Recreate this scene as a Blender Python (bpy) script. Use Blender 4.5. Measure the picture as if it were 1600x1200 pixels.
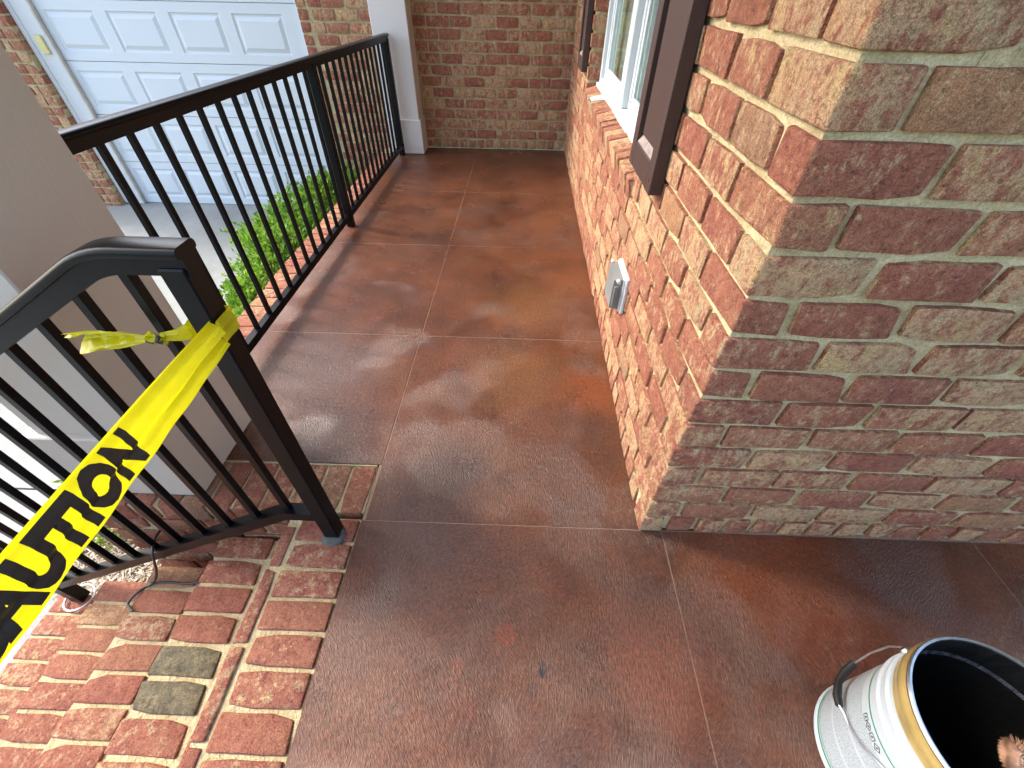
import bpy, bmesh, math, random
from mathutils import Vector, Matrix, noise
random.seed(7)
R = math.radians
scene = bpy.context.scene
for o in list(bpy.data.objects):
    bpy.data.objects.remove(o)
C = scene.collection

# ---------------------------------------------------------------- camera
CAM = Vector((0, 0, 1.285))
ROT = Matrix(((0.999410, -0.031887, 0.012741), (0.031301, 0.693452, -0.719823), (0.014118, 0.719797, 0.694041)))
cd = bpy.data.cameras.new('camera')
cd.sensor_width = 36.0
cd.lens = 657.93 / 1600 * 36
cd.clip_start = 0.02
cd.clip_end = 2000
cam = bpy.data.objects.new('camera', cd)
cam.matrix_world = Matrix.Translation(CAM) @ ROT.to_4x4()
C.objects.link(cam)
scene.camera = cam

# ---------------------------------------------------------------- light
SUN_EL, SUN_AZ = 40.0, 18.0          # azimuth measured from -X towards +Y
sd = Vector((-math.cos(R(SUN_AZ)) * math.cos(R(SUN_EL)), math.sin(R(SUN_AZ)) * math.cos(R(SUN_EL)), math.sin(R(SUN_EL))))
world = bpy.data.worlds.new('World')
scene.world = world
world.use_nodes = True
wn = world.node_tree.nodes
wl = world.node_tree.links
wn.clear()
sky = wn.new('ShaderNodeTexSky')
sky.sky_type = 'NISHITA'
sky.sun_disc = False
sky.sun_elevation = R(SUN_EL)
sky.sun_rotation = math.atan2(sd.x, sd.y)
sky.air_density = 1.0
sky.dust_density = 3.0
bg = wn.new('ShaderNodeBackground')
bg.inputs['Strength'].default_value = 0.15
wo = wn.new('ShaderNodeOutputWorld')
wl.new(sky.outputs[0], bg.inputs[0])
wl.new(bg.outputs[0], wo.inputs[0])
sl = bpy.data.lights.new('sun', 'SUN')
sl.energy = .78
sl.angle = R(10)                     # hazy sun: soft shadows
sl.color = (1.0, 0.96, 0.88)
so = bpy.data.objects.new('sun', sl)
so.rotation_euler = (-sd).to_track_quat('-Z', 'Y').to_euler()
so.location = (-6, 2, 6)
C.objects.link(so)
scene.view_settings.view_transform = 'Standard'
scene.view_settings.look = 'None'
scene.view_settings.gamma = 1
scene.view_settings.exposure = 2.33
scene.view_settings.use_curve_mapping = False


# ---------------------------------------------------------------- helpers
class MB:
    def __init__(s):
        s.v = []; s.f = []; s.m = []

    def add(s, vs, fs, mi=0):
        b = len(s.v)
        s.v += [tuple(p) for p in vs]
        s.f += [tuple(b + i for i in f) for f in fs]
        s.m += [mi] * len(fs)

    def box(s, x0, x1, y0, y1, z0, z1, mi=0, bev=0.0):
        if bev <= 0:
            vs = [(x, y, z) for x in (x0, x1) for y in (y0, y1) for z in (z0, z1)]
            fs = [(0, 1, 3, 2), (4, 6, 7, 5), (0, 4, 5, 1), (2, 3, 7, 6), (0, 2, 6, 4), (1, 5, 7, 3)]
            s.add(vs, fs, mi)
        else:
            c = Vector(((x0 + x1) / 2, (y0 + y1) / 2, (z0 + z1) / 2))
            vs, fs = chamfer((x1 - x0) / 2, (y1 - y0) / 2, (z1 - z0) / 2, bev)
            s.add([Vector(p) + c for p in vs], fs, mi)

    def sweep(s, path, prof, right, closed_ends=True, mi=0):
        """sweep a closed 2D profile (a = along `right`, b = along the path normal) along a polyline in a plane perpendicular to right"""
        right = Vector(right)
        rings = []
        n = len(path)
        P = [Vector(p) for p in path]
        for i in range(n):
            if i == 0: d = (P[1] - P[0]).normalized(); k = 1
            elif i == n - 1: d = (P[-1] - P[-2]).normalized(); k = 1
            else:
                d1 = (P[i] - P[i - 1]).normalized(); d2 = (P[i + 1] - P[i]).normalized()
                d = (d1 + d2).normalized(); k = 1 / max(.3, d.dot(d1))
            up = right.cross(d)
            if up.z < 0: up = -up
            rings.append([P[i] + right * a + up * (b * k) for a, b in prof])
        m = len(prof)
        vs = [p for r in rings for p in r]
        fs = []
        for i in range(n - 1):
            for j in range(m):
                fs.append((i * m + j, i * m + (j + 1) % m, (i + 1) * m + (j + 1) % m, (i + 1) * m + j))
        if closed_ends:
            fs.append(tuple(reversed(range(m))))
            fs.append(tuple((n - 1) * m + j for j in range(m)))
        s.add(vs, fs, mi)

    def tube(s, path, r, seg=8, mi=0, cap=True):
        P = [Vector(p) for p in path]
        n = len(P)
        ref = Vector((0, 0, 1))
        d0 = (P[1] - P[0]).normalized()
        if abs(d0.dot(ref)) > .9: ref = Vector((1, 0, 0))
        a = d0.cross(ref).normalized()
        vs = []
        for i in range(n):
            d = (P[min(i + 1, n - 1)] - P[max(i - 1, 0)]).normalized()
            a = (a - d * a.dot(d)).normalized()
            b = d.cross(a)
            rr = r[i] if isinstance(r, (list, tuple)) else r
            for j in range(seg):
                t = 2 * math.pi * j / seg
                vs.append(P[i] + (a * math.cos(t) + b * math.sin(t)) * rr)
        fs = [(i * seg + j, i * seg + (j + 1) % seg, (i + 1) * seg + (j + 1) % seg, (i + 1) * seg + j) for i in range(n - 1) for j in range(seg)]
        if cap:
            fs.append(tuple(reversed(range(seg))))
            fs.append(tuple((n - 1) * seg + j for j in range(seg)))
        s.add(vs, fs, mi)

    def lathe(s, prof, c, seg=48, mi=0):
        vs = [(c[0] + r * math.cos(2 * math.pi * j / seg), c[1] + r * math.sin(2 * math.pi * j / seg), c[2] + z) for r, z in prof for j in range(seg)]
        fs = [(i * seg + j, i * seg + (j + 1) % seg, (i + 1) * seg + (j + 1) % seg, (i + 1) * seg + j) for i in range(len(prof) - 1) for j in range(seg)]
        s.add(vs, fs, mi)

    def mesh(s, name, mats, smooth=False, origin=(0, 0, 0)):
        me = bpy.data.meshes.new(name)
        o = Vector(origin)
        me.from_pydata([tuple(Vector(p) - o) for p in s.v], [], s.f)
        for m in (mats if isinstance(mats, (list, tuple)) else [mats]):
            me.materials.append(m)
        for p, mi in zip(me.polygons, s.m):
            p.material_index = mi
            p.use_smooth = smooth
        me.validate()
        bm = bmesh.new(); bm.from_mesh(me)
        bmesh.ops.recalc_face_normals(bm, faces=bm.faces)
        bm.to_mesh(me); bm.free()
        if smooth:
            try: me.set_sharp_from_angle(angle=R(40))
            except Exception: pass
        return me

    def build(s, name, mats, parent=None, smooth=False, origin=None):
        o0 = parent.matrix_world.translation if (parent is not None and origin is None) else Vector(origin or (0, 0, 0))
        me = s.mesh(name, mats, smooth, o0)
        return link(name, me, parent, o0)


def chamfer(a, b, c, r):
    """box of half sizes a,b,c with chamfered edges"""
    vs = []; idx = {}
    for sx in (-1, 1):
        for sy in (-1, 1):
            for sz in (-1, 1):
                for ax in range(3):
                    p = [sx * (a - r), sy * (b - r), sz * (c - r)]
                    p[ax] = (sx * a, sy * b, sz * c)[ax]
                    idx[(sx, sy, sz, ax)] = len(vs); vs.append(p)
    fs = []
    for ax in range(3):
        o = [i for i in range(3) if i != ax]
        for s in (-1, 1):
            q = []
            for (u, v) in ((-1, -1), (1, -1), (1, 1), (-1, 1)):
                k = [0, 0, 0]; k[ax] = s; k[o[0]] = u; k[o[1]] = v
                q.append(idx[(k[0], k[1], k[2], ax)])
            fs.append(tuple(q))
    for ax in range(3):
        o = [i for i in range(3) if i != ax]
        for u in (-1, 1):
            for v in (-1, 1):
                k0 = [0, 0, 0]; k0[o[0]] = u; k0[o[1]] = v
                k1 = list(k0); k0[ax] = -1; k1[ax] = 1
                fs.append((idx[(*k0, o[0])], idx[(*k1, o[0])], idx[(*k1, o[1])], idx[(*k0, o[1])]))
    for sx in (-1, 1):
        for sy in (-1, 1):
            for sz in (-1, 1):
                fs.append(tuple(idx[(sx, sy, sz, ax)] for ax in range(3)))
    return vs, fs


def link(name, me, parent=None, loc=(0, 0, 0)):
    ob = bpy.data.objects.new(name, me)
    C.objects.link(ob)
    if parent is not None:
        ob.parent = parent
        ob.location = Vector(loc) - world_loc(parent)
    else:
        ob.location = loc
    ob.matrix_world = Matrix.Translation(Vector(loc)) if parent is None else Matrix.Translation(Vector(loc))
    if parent is not None:
        ob.location = Vector(loc) - world_loc(parent)
    WL[ob.name] = Vector(loc)
    return ob


WL = {}
def world_loc(o):
    return WL.get(o.name, Vector((0, 0, 0)))


def thing(name, loc, label, cat, group=None):
    e = bpy.data.objects.new(name, None)
    e.empty_display_size = .1
    C.objects.link(e)
    e.location = loc
    e.matrix_world = Matrix.Translation(Vector(loc))
    WL[e.name] = Vector(loc)
    return tag(e, label, cat, group)


def tag(e, label, cat, group=None):
    e['label'] = label
    e['category'] = cat
    if group: e['group'] = group
    return e


def struct(o, label=None):
    o['kind'] = 'structure'
    if label: o['label'] = label
    return o


# ---------------------------------------------------------------- materials
def nodes(name):
    m = bpy.data.materials.new(name)
    m.use_nodes = True
    nt = m.node_tree
    return m, nt, nt.nodes['Principled BSDF']


class NT:
    def __init__(s, nt): s.nt = nt
    def n(s, t, **kw):
        x = s.nt.nodes.new(t)
        for k, v in kw.items(): setattr(x, k, v)
        return x
    def l(s, a, b): s.nt.links.new(a, b)
    def val(s, x, sock):
        if isinstance(x, (int, float)): sock.default_value = x
        elif isinstance(x, (tuple, list)): sock.default_value = x
        else: s.l(x, sock)
    def math(s, op, a, b=None, clamp=False):
        x = s.n('ShaderNodeMath', operation=op, use_clamp=clamp)
        s.val(a, x.inputs[0])
        if b is not None: s.val(b, x.inputs[1])
        return x.outputs[0]
    def vmath(s, op, a, b=None):
        x = s.n('ShaderNodeVectorMath', operation=op)
        s.val(a, x.inputs[0])
        if b is not None: s.val(b, x.inputs[1])
        return x.outputs['Value'] if op in ('DISTANCE', 'LENGTH') else x.outputs[0]
    def noise(s, vec, scale, detail=3, rough=.55, dist=0.0):
        x = s.n('ShaderNodeTexNoise')
        if vec is not None: s.l(vec, x.inputs['Vector'])
        x.inputs['Scale'].default_value = scale
        x.inputs['Detail'].default_value = detail
        x.inputs['Roughness'].default_value = rough
        x.inputs['Distortion'].default_value = dist
        return x.outputs['Fac']
    def ramp(s, fac, stops, interp='LINEAR'):
        x = s.n('ShaderNodeValToRGB')
        x.color_ramp.interpolation = interp
        els = x.color_ramp.elements
        while len(els) < len(stops): els.new(.5)
        for e, (p, c) in zip(els, stops):
            e.position = p
            e.color = c if len(c) == 4 else (*c, 1)
        s.l(fac, x.inputs[0])
        return x.outputs[0]
    def step(s, fac, a, b):
        x = s.n('ShaderNodeMapRange', interpolation_type='SMOOTHSTEP')
        s.l(fac, x.inputs[0])
        x.inputs[1].default_value = a; x.inputs[2].default_value = b
        return x.outputs[0]
    def mix(s, fac, a, b, mode='MIX'):
        x = s.n('ShaderNodeMix', data_type='RGBA', blend_type=mode)
        s.val(fac, x.inputs[0])
        s.val(a if not (isinstance(a, tuple) and len(a) == 3) else (*a, 1), x.inputs[6])
        s.val(b if not (isinstance(b, tuple) and len(b) == 3) else (*b, 1), x.inputs[7])
        return x.outputs[2]
    def bump(s, h, strength, dist, normal=None):
        x = s.n('ShaderNodeBump')
        s.l(h, x.inputs['Height'])
        x.inputs['Strength'].default_value = strength
        x.inputs['Distance'].default_value = dist
        if normal is not None: s.l(normal, x.inputs['Normal'])
        return x.outputs[0]
    def pos(s): return s.n('ShaderNodeNewGeometry').outputs['Position']
    def scale(s, v, sc):
        x = s.n('ShaderNodeMapping')
        s.l(v, x.inputs[0]); x.inputs['Scale'].default_value = sc
        return x.outputs[0]


def simple(name, col, rough=.5, metal=0, nscale=0, namp=.15, bump=0, bscale=200, coat=0, spec=.5):
    m, nt, b = nodes(name)
    t = NT(nt)
    b.inputs['Base Color'].default_value = (*col, 1)
    b.inputs['Roughness'].default_value = rough
    b.inputs['Metallic'].default_value = metal
    b.inputs['Specular IOR Level'].default_value = spec
    if coat: b.inputs['Coat Weight'].default_value = coat
    p = t.pos()
    if nscale:
        f = t.noise(p, nscale, 4)
        lo = tuple(c * (1 - namp) for c in col); hi = tuple(min(1, c * (1 + namp)) for c in col)
        t.l(t.ramp(f, [(.3, lo), (.7, hi)]), b.inputs['Base Color'])
    if bump:
        t.l(t.bump(t.noise(p, bscale, 3), bump, .002), b.inputs['Normal'])
    return m


def brick_mat(name, gray=False, sandy=0.0):
    m, nt, b = nodes(name)
    t = NT(nt)
    g = t.n('ShaderNodeNewGeometry')
    oi = t.n('ShaderNodeObjectInfo')
    r = t.math('FRACT', t.math('ADD', t.math('MULTIPLY', oi.outputs['Random'], 1.0), t.math('MULTIPLY', g.outputs['Random Per Island'], 3.7)))
    wn1 = t.n('ShaderNodeTexWhiteNoise', noise_dimensions='1D')
    t.l(t.math('MULTIPLY', r, 91.7), wn1.inputs['W'])
    off = t.vmath('MULTIPLY', wn1.outputs['Color'], (40, 40, 40))
    p = t.vmath('ADD', g.outputs['Position'], off)
    sep = t.n('ShaderNodeSeparateColor'); t.l(wn1.outputs['Color'], sep.inputs[0])
    if gray:
        base = t.ramp(t.noise(p, 26, 5), [(.3, (.10, .085, .055)), (.7, (.22, .19, .12))])
        sandc = (.26, .22, .13); amount = .25
    else:
        base = t.ramp(r, [(0, (.33, .105, .072)), (.2, (.37, .135, .085)), (.42, (.41, .165, .098)), (.60, (.34, .115, .08)), (.78, (.42, .20, .11)), (.89, (.50, .34, .16)), (.93, (.28, .095, .072)), (.98, (.32, .26, .15))], 'CONSTANT')
        base = t.mix(.62, base, t.ramp(t.noise(p, 24, 6, .65), [(.25, (.22, .07, .054)), (.5, (.38, .145, .09)), (.75, (.50, .25, .15))]))
        sandc = None; amount = None
    # sandy blotches, some dragged vertically
    n1 = t.noise(t.scale(p, (1, 1, .5)), 36, 9, .76, .1)
    n2 = t.noise(p, 75, 4, .6)
    blot = t.math('ADD', t.math('MULTIPLY', n1, .75), t.math('MULTIPLY', n2, .25))
    thr = t.math('ADD', blot, t.math('MULTIPLY', t.math('SUBTRACT', sep.outputs[1], .5), .15))
    mask = t.step(thr, .460 + sandy, .59 + sandy)
    sand = t.ramp(t.noise(p, 14, 4), [(.33, (.64, .49, .23)), (.5, (.60, .40, .23)), (.66, (.58, .47, .27))])
    if gray: sand = t.mix(.8, sand, (.24, .2, .12))
    col = t.mix(t.math('MULTIPLY', mask, .78), base, sand)
    # dark burnt flecks and fine grain
    fl = t.step(t.noise(p, 60, 3, .7), .66, .74)
    col = t.mix(t.math('MULTIPLY', fl, .55), col, (.10, .05, .045))
    gr = t.noise(p, 420, 2, .7)
    col = t.mix(1.0, col, t.ramp(gr, [(.28, (.56, .55, .53)), (.72, (1.34, 1.35, 1.36))]), 'MULTIPLY')
    col = t.mix(1.0, col, t.ramp(t.noise(p, 110, 5, .72), [(.30, (.52, .48, .45)), (.48, (1.0, 1.0, 1.0)), (.72, (1.25, 1.23, 1.2))]), 'MULTIPLY')
    t.l(col, b.inputs['Base Color'])
    b.inputs['Roughness'].default_value = .88
    b.inputs['Specular IOR Level'].default_value = .25
    h1 = t.noise(p, 38, 6, .68)
    h2 = t.noise(t.scale(p, (1, 1, 1)), 230, 4, .7)
    n = t.bump(h1, 1.0, .020)
    n = t.bump(h2, 1.0, .007, n)
    n = t.bump(mask, .35, .0012, n)
    t.l(n, b.inputs['Normal'])
    return m


def mortar_mat():
    m, nt, b = nodes('mortar')
    t = NT(nt); p = t.pos()
    c = t.ramp(t.noise(p, 14, 5), [(.25, (.34, .265, .14)), (.5, (.49, .395, .225)), (.75, (.58, .49, .30))])
    c = t.mix(1.0, c, t.ramp(t.noise(p, 260, 3), [(.3, (.75, .75, .75)), (.7, (1.15, 1.15, 1.15))]), 'MULTIPLY')
    t.l(c, b.inputs['Base Color'])
    b.inputs['Roughness'].default_value = .95
    b.inputs['Specular IOR Level'].default_value = .2
    n = t.bump(t.noise(p, 55, 5, .65), 1.0, .013)
    n = t.bump(t.noise(p, 400, 3), .6, .0015, n)
    t.l(n, b.inputs['Normal'])
    return m


def floor_mat():
    m, nt, b = nodes('stained_concrete')
    t = NT(nt); p = t.pos()
    w = t.vmath('ADD', p, t.vmath('MULTIPLY', t.n('ShaderNodeTexNoise').outputs['Color'], (0, 0, 0)))
    n1 = t.noise(p, 2.6, 10, .70, .1)
    c = t.ramp(n1, [(.28, (.036, .015, .010)), (.40, (.072, .027, .014)), (.52, (.105, .038, .018)), (.60, (.125, .047, .022)), (.74, (.16, .066, .030))])
    # grey-violet clouds, rust clouds and ochre clouds of the acid stain
    gm = t.step(t.noise(t.vmath('ADD', p, (7.3, 2.1, 0)), 3.1, 9, .70, .1), .46, .70)
    c = t.mix(t.math('MULTIPLY', gm, .38), c, (.085, .054, .046))
    rm = t.step(t.noise(t.vmath('ADD', p, (1.7, 9.4, 0)), 4.5, 9, .72, .1), .50, .74)
    c = t.mix(t.math('MULTIPLY', rm, .5), c, (.15, .040, .020))
    om = t.step(t.noise(t.vmath('ADD', p, (13.1, 5.6, 0)), 3.4, 9, .70, .1), .53, .76)
    c = t.mix(t.math('MULTIPLY', om, .35), c, (.15, .075, .032))
    # spots with a place of their own: (x, y, radius, colour, strength)
    wob = t.vmath('MULTIPLY', t.vmath('SUBTRACT', t.noisec(p, 22), (.5, .5, .5)), (.05, .05, 0))
    wob2 = t.vmath('MULTIPLY', t.vmath('SUBTRACT', t.noisec(p, 5), (.5, .5, .5)), (.22, .22, 0))
    for (x, y, r, col, k, ww) in ((-.015, .352, .026, (.15, .034, .015), .75, wob), (.005, .345, .022, (.15, .034, .015), .75, wob), (-.128, .272, .018, (.15, .045, .022), .6, wob),
                                  (.084, .268, .011, (.008, .006, .006), 1.0, wob), (.088, .280, .015, (.03, .02, .02), .6, wob), (.060, .228, .014, (.05, .03, .025), .35, wob),
                                  (-.26, .86, .15, (.030, .019, .017), .6, wob2), (-.02, 1.40, .18, (.19, .10, .04), .28, wob2),
                                  (.02, 1.95, .18, (.20, .095, .035), .3, wob2), (.24, .95, .2, (.05, .028, .022), .45, wob2), (-.30, .57, .14, (.055, .036, .032), .5, wob2),
                                  (1.1, .62, .25, (.05, .014, .005), .7, wob2), (.8, .55, .2, (.14, .035, .012), .6, wob2), (.33, 1.3, .12, (.17, .05, .02), .7, wob2), (.33, 2.2, .12, (.15, .05, .02), .6, wob2),
                                  (.37, .3, .12, (.17, .045, .02), .6, wob2), (-.9, 1.4, .25, (.10, .075, .07), .6, wob2), (-.72, 1.02, .16, (.05, .035, .034), .6, wob2)):
        d = t.vmath('DISTANCE', t.vmath('ADD', p, ww), (x, y, 0.0))
        soft = .25 if ww is wob else .8
        s_ = t.math('SUBTRACT', 1.0, t.step(d, r * (1 - soft * .8), r * (1 + soft)))
        c = t.mix(t.math('MULTIPLY', s_, k), c, col)
    # pale scuffs where a thing was dragged
    sc = t.math('MULTIPLY', t.step(t.noise(p, 24, 6, .75), .57, .66), t.math('SUBTRACT', 1.0, t.step(t.vmath('LENGTH', t.vmath('MULTIPLY', t.vmath('SUBTRACT', p, (-.67, 2.32, 0)), (1, 2.8, 0))), .12, .26)))
    c = t.mix(t.math('MULTIPLY', sc, .6), c, (.34, .24, .15))
    fine = t.noise(p, 95, 4, .65)
    c = t.mix(1.0, c, t.ramp(fine, [(.28, (.62, .60, .60)), (.72, (1.32, 1.30, 1.28))]), 'MULTIPLY')
    dust = t.step(t.noise(p, 70, 5, .8), .66, .74)
    c = t.mix(t.math('MULTIPLY', dust, .16), c, (.36, .26, .19))
    # worn trowel grain: short swirling ridges
    def grain(ang, sc, off):
        vr = t.n('ShaderNodeVectorRotate', rotation_type='Z_AXIS')
        t.l(t.vmath('ADD', p, t.vmath('MULTIPLY', t.noisec(t.vmath('ADD', p, off), 9), (.03, .03, 0))), vr.inputs['Vector'])
        vr.inputs['Angle'].default_value = R(ang)
        return t.noise(t.scale(vr.outputs[0], (1.0, .22, 1)), sc, 4, .7)
    ga_, gb_, gc_ = grain(8, 250, (0, 0, 0)), grain(46, 280, (3, 1, 0)), grain(-38, 265, (6, 2, 0))
    def mixf(f, a_, b_):
        x_ = t.n('ShaderNodeMix', data_type='FLOAT')
        t.l(f, x_.inputs[0]); t.l(a_, x_.inputs[2]); t.l(b_, x_.inputs[3])
        return x_.outputs[0]
    ridg = mixf(t.step(t.noise(t.vmath('ADD', p, (4, 8, 0)), 2.2, 2), .42, .58), ga_, gb_)
    ridg = mixf(t.step(t.noise(t.vmath('ADD', p, (9, 3, 0)), 2.0, 2), .48, .62), ridg, gc_)
    c = t.mix(1.0, c, t.ramp(ridg, [(.3, (.50, .49, .49)), (.70, (1.55, 1.53, 1.52))]), 'MULTIPLY')
    t.l(c, b.inputs['Base Color'])
    rr = t.n('ShaderNodeMapRange'); t.l(t.noise(p, 5, 5), rr.inputs[0])
    rr.inputs[3].default_value = .22; rr.inputs[4].default_value = .36
    t.l(rr.outputs[0], b.inputs['Roughness'])
    b.inputs['Specular IOR Level'].default_value = .42
    n = t.bump(ridg, .9, .0045)
    n = t.bump(t.noise(p, 40, 4), .3, .002, n)
    t.l(n, b.inputs['Normal'])
    return m


def _noisec(s, vec, scale):
    x = s.n('ShaderNodeTexNoise')
    s.l(vec, x.inputs['Vector']); x.inputs['Scale'].default_value = scale; x.inputs['Detail'].default_value = 3
    return x.outputs['Color']
NT.noisec = _noisec


def concrete_mat(name, lo, hi):
    m, nt, b = nodes(name)
    t = NT(nt); p = t.pos()
    c = t.ramp(t.noise(p, 1.7, 7, .68), [(.3, lo), (.7, hi)])
    c = t.mix(1.0, c, t.ramp(t.noise(p, 150, 3, .7), [(.25, (.8, .8, .8)), (.75, (1.14, 1.14, 1.14))]), 'MULTIPLY')
    t.l(c, b.inputs['Base Color'])
    b.inputs['Roughness'].default_value = .9
    t.l(t.bump(t.noise(p, 220, 4, .7), .5, .003), b.inputs['Normal'])
    return m


def paint_mat(name, col, grain=(14, 14, 1.2), bump=.25):
    """painted wood: faint grain relief under the paint"""
    m, nt, b = nodes(name)
    t = NT(nt); p = t.pos()
    g = t.noise(t.scale(p, grain), 16, 5, .65, .3)
    st = t.step(t.noise(p, 34, 6, .8), .66, .74)
    c = t.mix(t.math('MULTIPLY', t.noise(p, 3, 4), .12), col, tuple(x * .7 for x in col))
    c = t.mix(t.math('MULTIPLY', st, .3), c, tuple(x * .45 for x in col))
    t.l(c, b.inputs['Base Color'])
    b.inputs['Roughness'].default_value = .55
    n = t.bump(g, bump, .003)
    n = t.bump(t.noise(p, 180, 3), .2, .0015, n)
    t.l(n, b.inputs['Normal'])
    return m


def leaf_mat(name, a, bcol, c3):
    m, nt, b = nodes(name)
    t = NT(nt)
    g = t.n('ShaderNodeNewGeometry')
    c = t.ramp(g.outputs['Random Per Island'], [(0, a), (.5, bcol), (1, c3)])
    t.l(c, b.inputs['Base Color'])
    b.inputs['Roughness'].default_value = .42
    tr = t.n('ShaderNodeBsdfTranslucent')
    t.l(c, tr.inputs[0])
    mx = t.n('ShaderNodeMixShader'); mx.inputs[0].default_value = .3
    t.l(b.outputs[0], mx.inputs[1]); t.l(tr.outputs[0], mx.inputs[2])
    t.l(mx.outputs[0], nt.nodes['Material Output'].inputs[0])
    return m


M = dict(
    brick=brick_mat('brick'), paver=brick_mat('paver_brick', False, .05), gray=brick_mat('gray_brick', True), mortar=mortar_mat(), floor=floor_mat(),
    joint=simple('joint_dust', (.26, .17, .11), .9, nscale=60),
    slab_edge=simple('slab_edge', (.30, .21, .15), .8, nscale=40, namp=.3),
    drive=concrete_mat('driveway_concrete', (.215, .22, .20), (.31, .315, .29)),
    lawn=simple('lawn', (.07, .11, .035), .95, nscale=3, namp=.4),
    soil=simple('soil', (.10, .075, .05), .95, nscale=20, namp=.4, bump=.6, bscale=60),
    white=paint_mat('white_paint_shaded', (.44, .39, .33)), white_lit=paint_mat('white_paint_lit', (.58, .56, .53)),  # same white paint: near column's copy toned tan for shade, far column's lightened for skylight
    garage=paint_mat('garage_paint', (.56, .60, .62), (3, 14, 14), .08),
    trim=paint_mat('trim_paint', (.56, .58, .58)),
    strip=simple('weather_strip', (.50, .46, .40), .6, nscale=12),
    vinyl=simple('vinyl', (.52, .57, .59), .32, nscale=4, namp=.03),
    black=simple('black_powder_coat', (.0030, .0036, .0044), .30, nscale=30, namp=.3, bump=.06, bscale=500, spec=.13),
    shutter=paint_mat('shutter_paint', (.038, .0165, .012), (12, 12, 1.0), .35),
    ledge=simple('dusty_ledge', (.20, .16, .145), .8, nscale=50, namp=.3),
    plastic=simple('grey_plastic', (.52, .54, .54), .4, nscale=10, namp=.06),
    darkgrey=simple('dark_grey_plastic', (.17, .18, .18), .35, nscale=10),
    putty=simple('white_plastic', (.66, .66, .64), .45, nscale=30, namp=.06),
    cable=simple('black_cable', (.012, .012, .012), .45, nscale=60),
    steel=simple('galvanised_wire', (.55, .55, .56), .3, 1.0, nscale=60),
    grout=simple('grey_sealant', (.07, .07, .065), .8, nscale=60, namp=.3, bump=.4, bscale=120),
    gold=simple('gold_lacquer', (.50, .37, .13), .28, .35, nscale=18, namp=.22, coat=.5),
    tarry=simple('dried_black_stain', (.006, .006, .006), .28, nscale=25, namp=.5, bump=.5, bscale=70),
    grip=simple('black_grip', (.012, .012, .013), .4, nscale=60),
    nap=simple('peach_nap', (.50, .29, .18), .95, nscale=80, namp=.2),
    print=simple('black_print', (.02, .02, .02), .5, nscale=40),
    green=simple('green_print', (.01, .19, .075), .4, nscale=40),
    roofing=simple('ceiling_paint', (.74, .67, .56), .7, nscale=2, namp=.05),
    blind=simple('pale_blind', (.42, .50, .44), .7, nscale=3, namp=.1),
    yellow=simple('yellow_sensor', (.60, .52, .22), .5, nscale=30, namp=.1),
    straw=leaf_mat('pine_straw', (.20, .13, .07), (.45, .37, .25), (.62, .56, .44)),
    leaf=leaf_mat('shrub_leaf', (.05, .14, .012), (.17, .34, .028), (.32, .48, .06)),
    weed=leaf_mat('weed_leaf', (.10, .22, .03), (.25, .36, .07), (.42, .45, .16)),
    stem=simple('stem', (.10, .06, .035), .9, nscale=40),
)


def glass_mat():
    m, nt, b = nodes('window_glass')
    b.inputs['Base Color'].default_value = (.80, .93, .88, 1)
    b.inputs['Roughness'].default_value = .01
    b.inputs['Transmission Weight'].default_value = 1
    b.inputs['IOR'].default_value = 1.5
    t = NT(nt)
    t.l(t.bump(t.noise(t.pos(), 2.5, 1), .03, .01), b.inputs['Normal'])
    return m
M['glass'] = glass_mat()


def tape_mat():
    m, nt, b = nodes('yellow_tape')
    t = NT(nt); p = t.pos()
    c = t.ramp(t.noise(p, 40, 3), [(.3, (.60, .545, .006)), (.7, (.66, .60, .010))])
    t.l(c, b.inputs['Base Color'])
    b.inputs['Roughness'].default_value = .22
    tr = t.n('ShaderNodeBsdfTranslucent'); t.l(c, tr.inputs[0])
    mx = t.n('ShaderNodeMixShader'); mx.inputs[0].default_value = .42
    t.l(t.bump(t.noise(t.scale(p, (1, .25, 1)), 90, 4, .6), .6, .004), b.inputs['Normal'])
    t.l(b.outputs[0], mx.inputs[1]); t.l(tr.outputs[0], mx.inputs[2])
    t.l(mx.outputs[0], nt.nodes['Material Output'].inputs[0])
    return m
M['tape'] = tape_mat()


# ---------------------------------------------------------------- bricks
JOINT = .0122
CH = .0872           # course height
BL = .206            # stretcher pitch
HL = .0890           # header pitch
rng = random.Random(3)
_cache = {}


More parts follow.
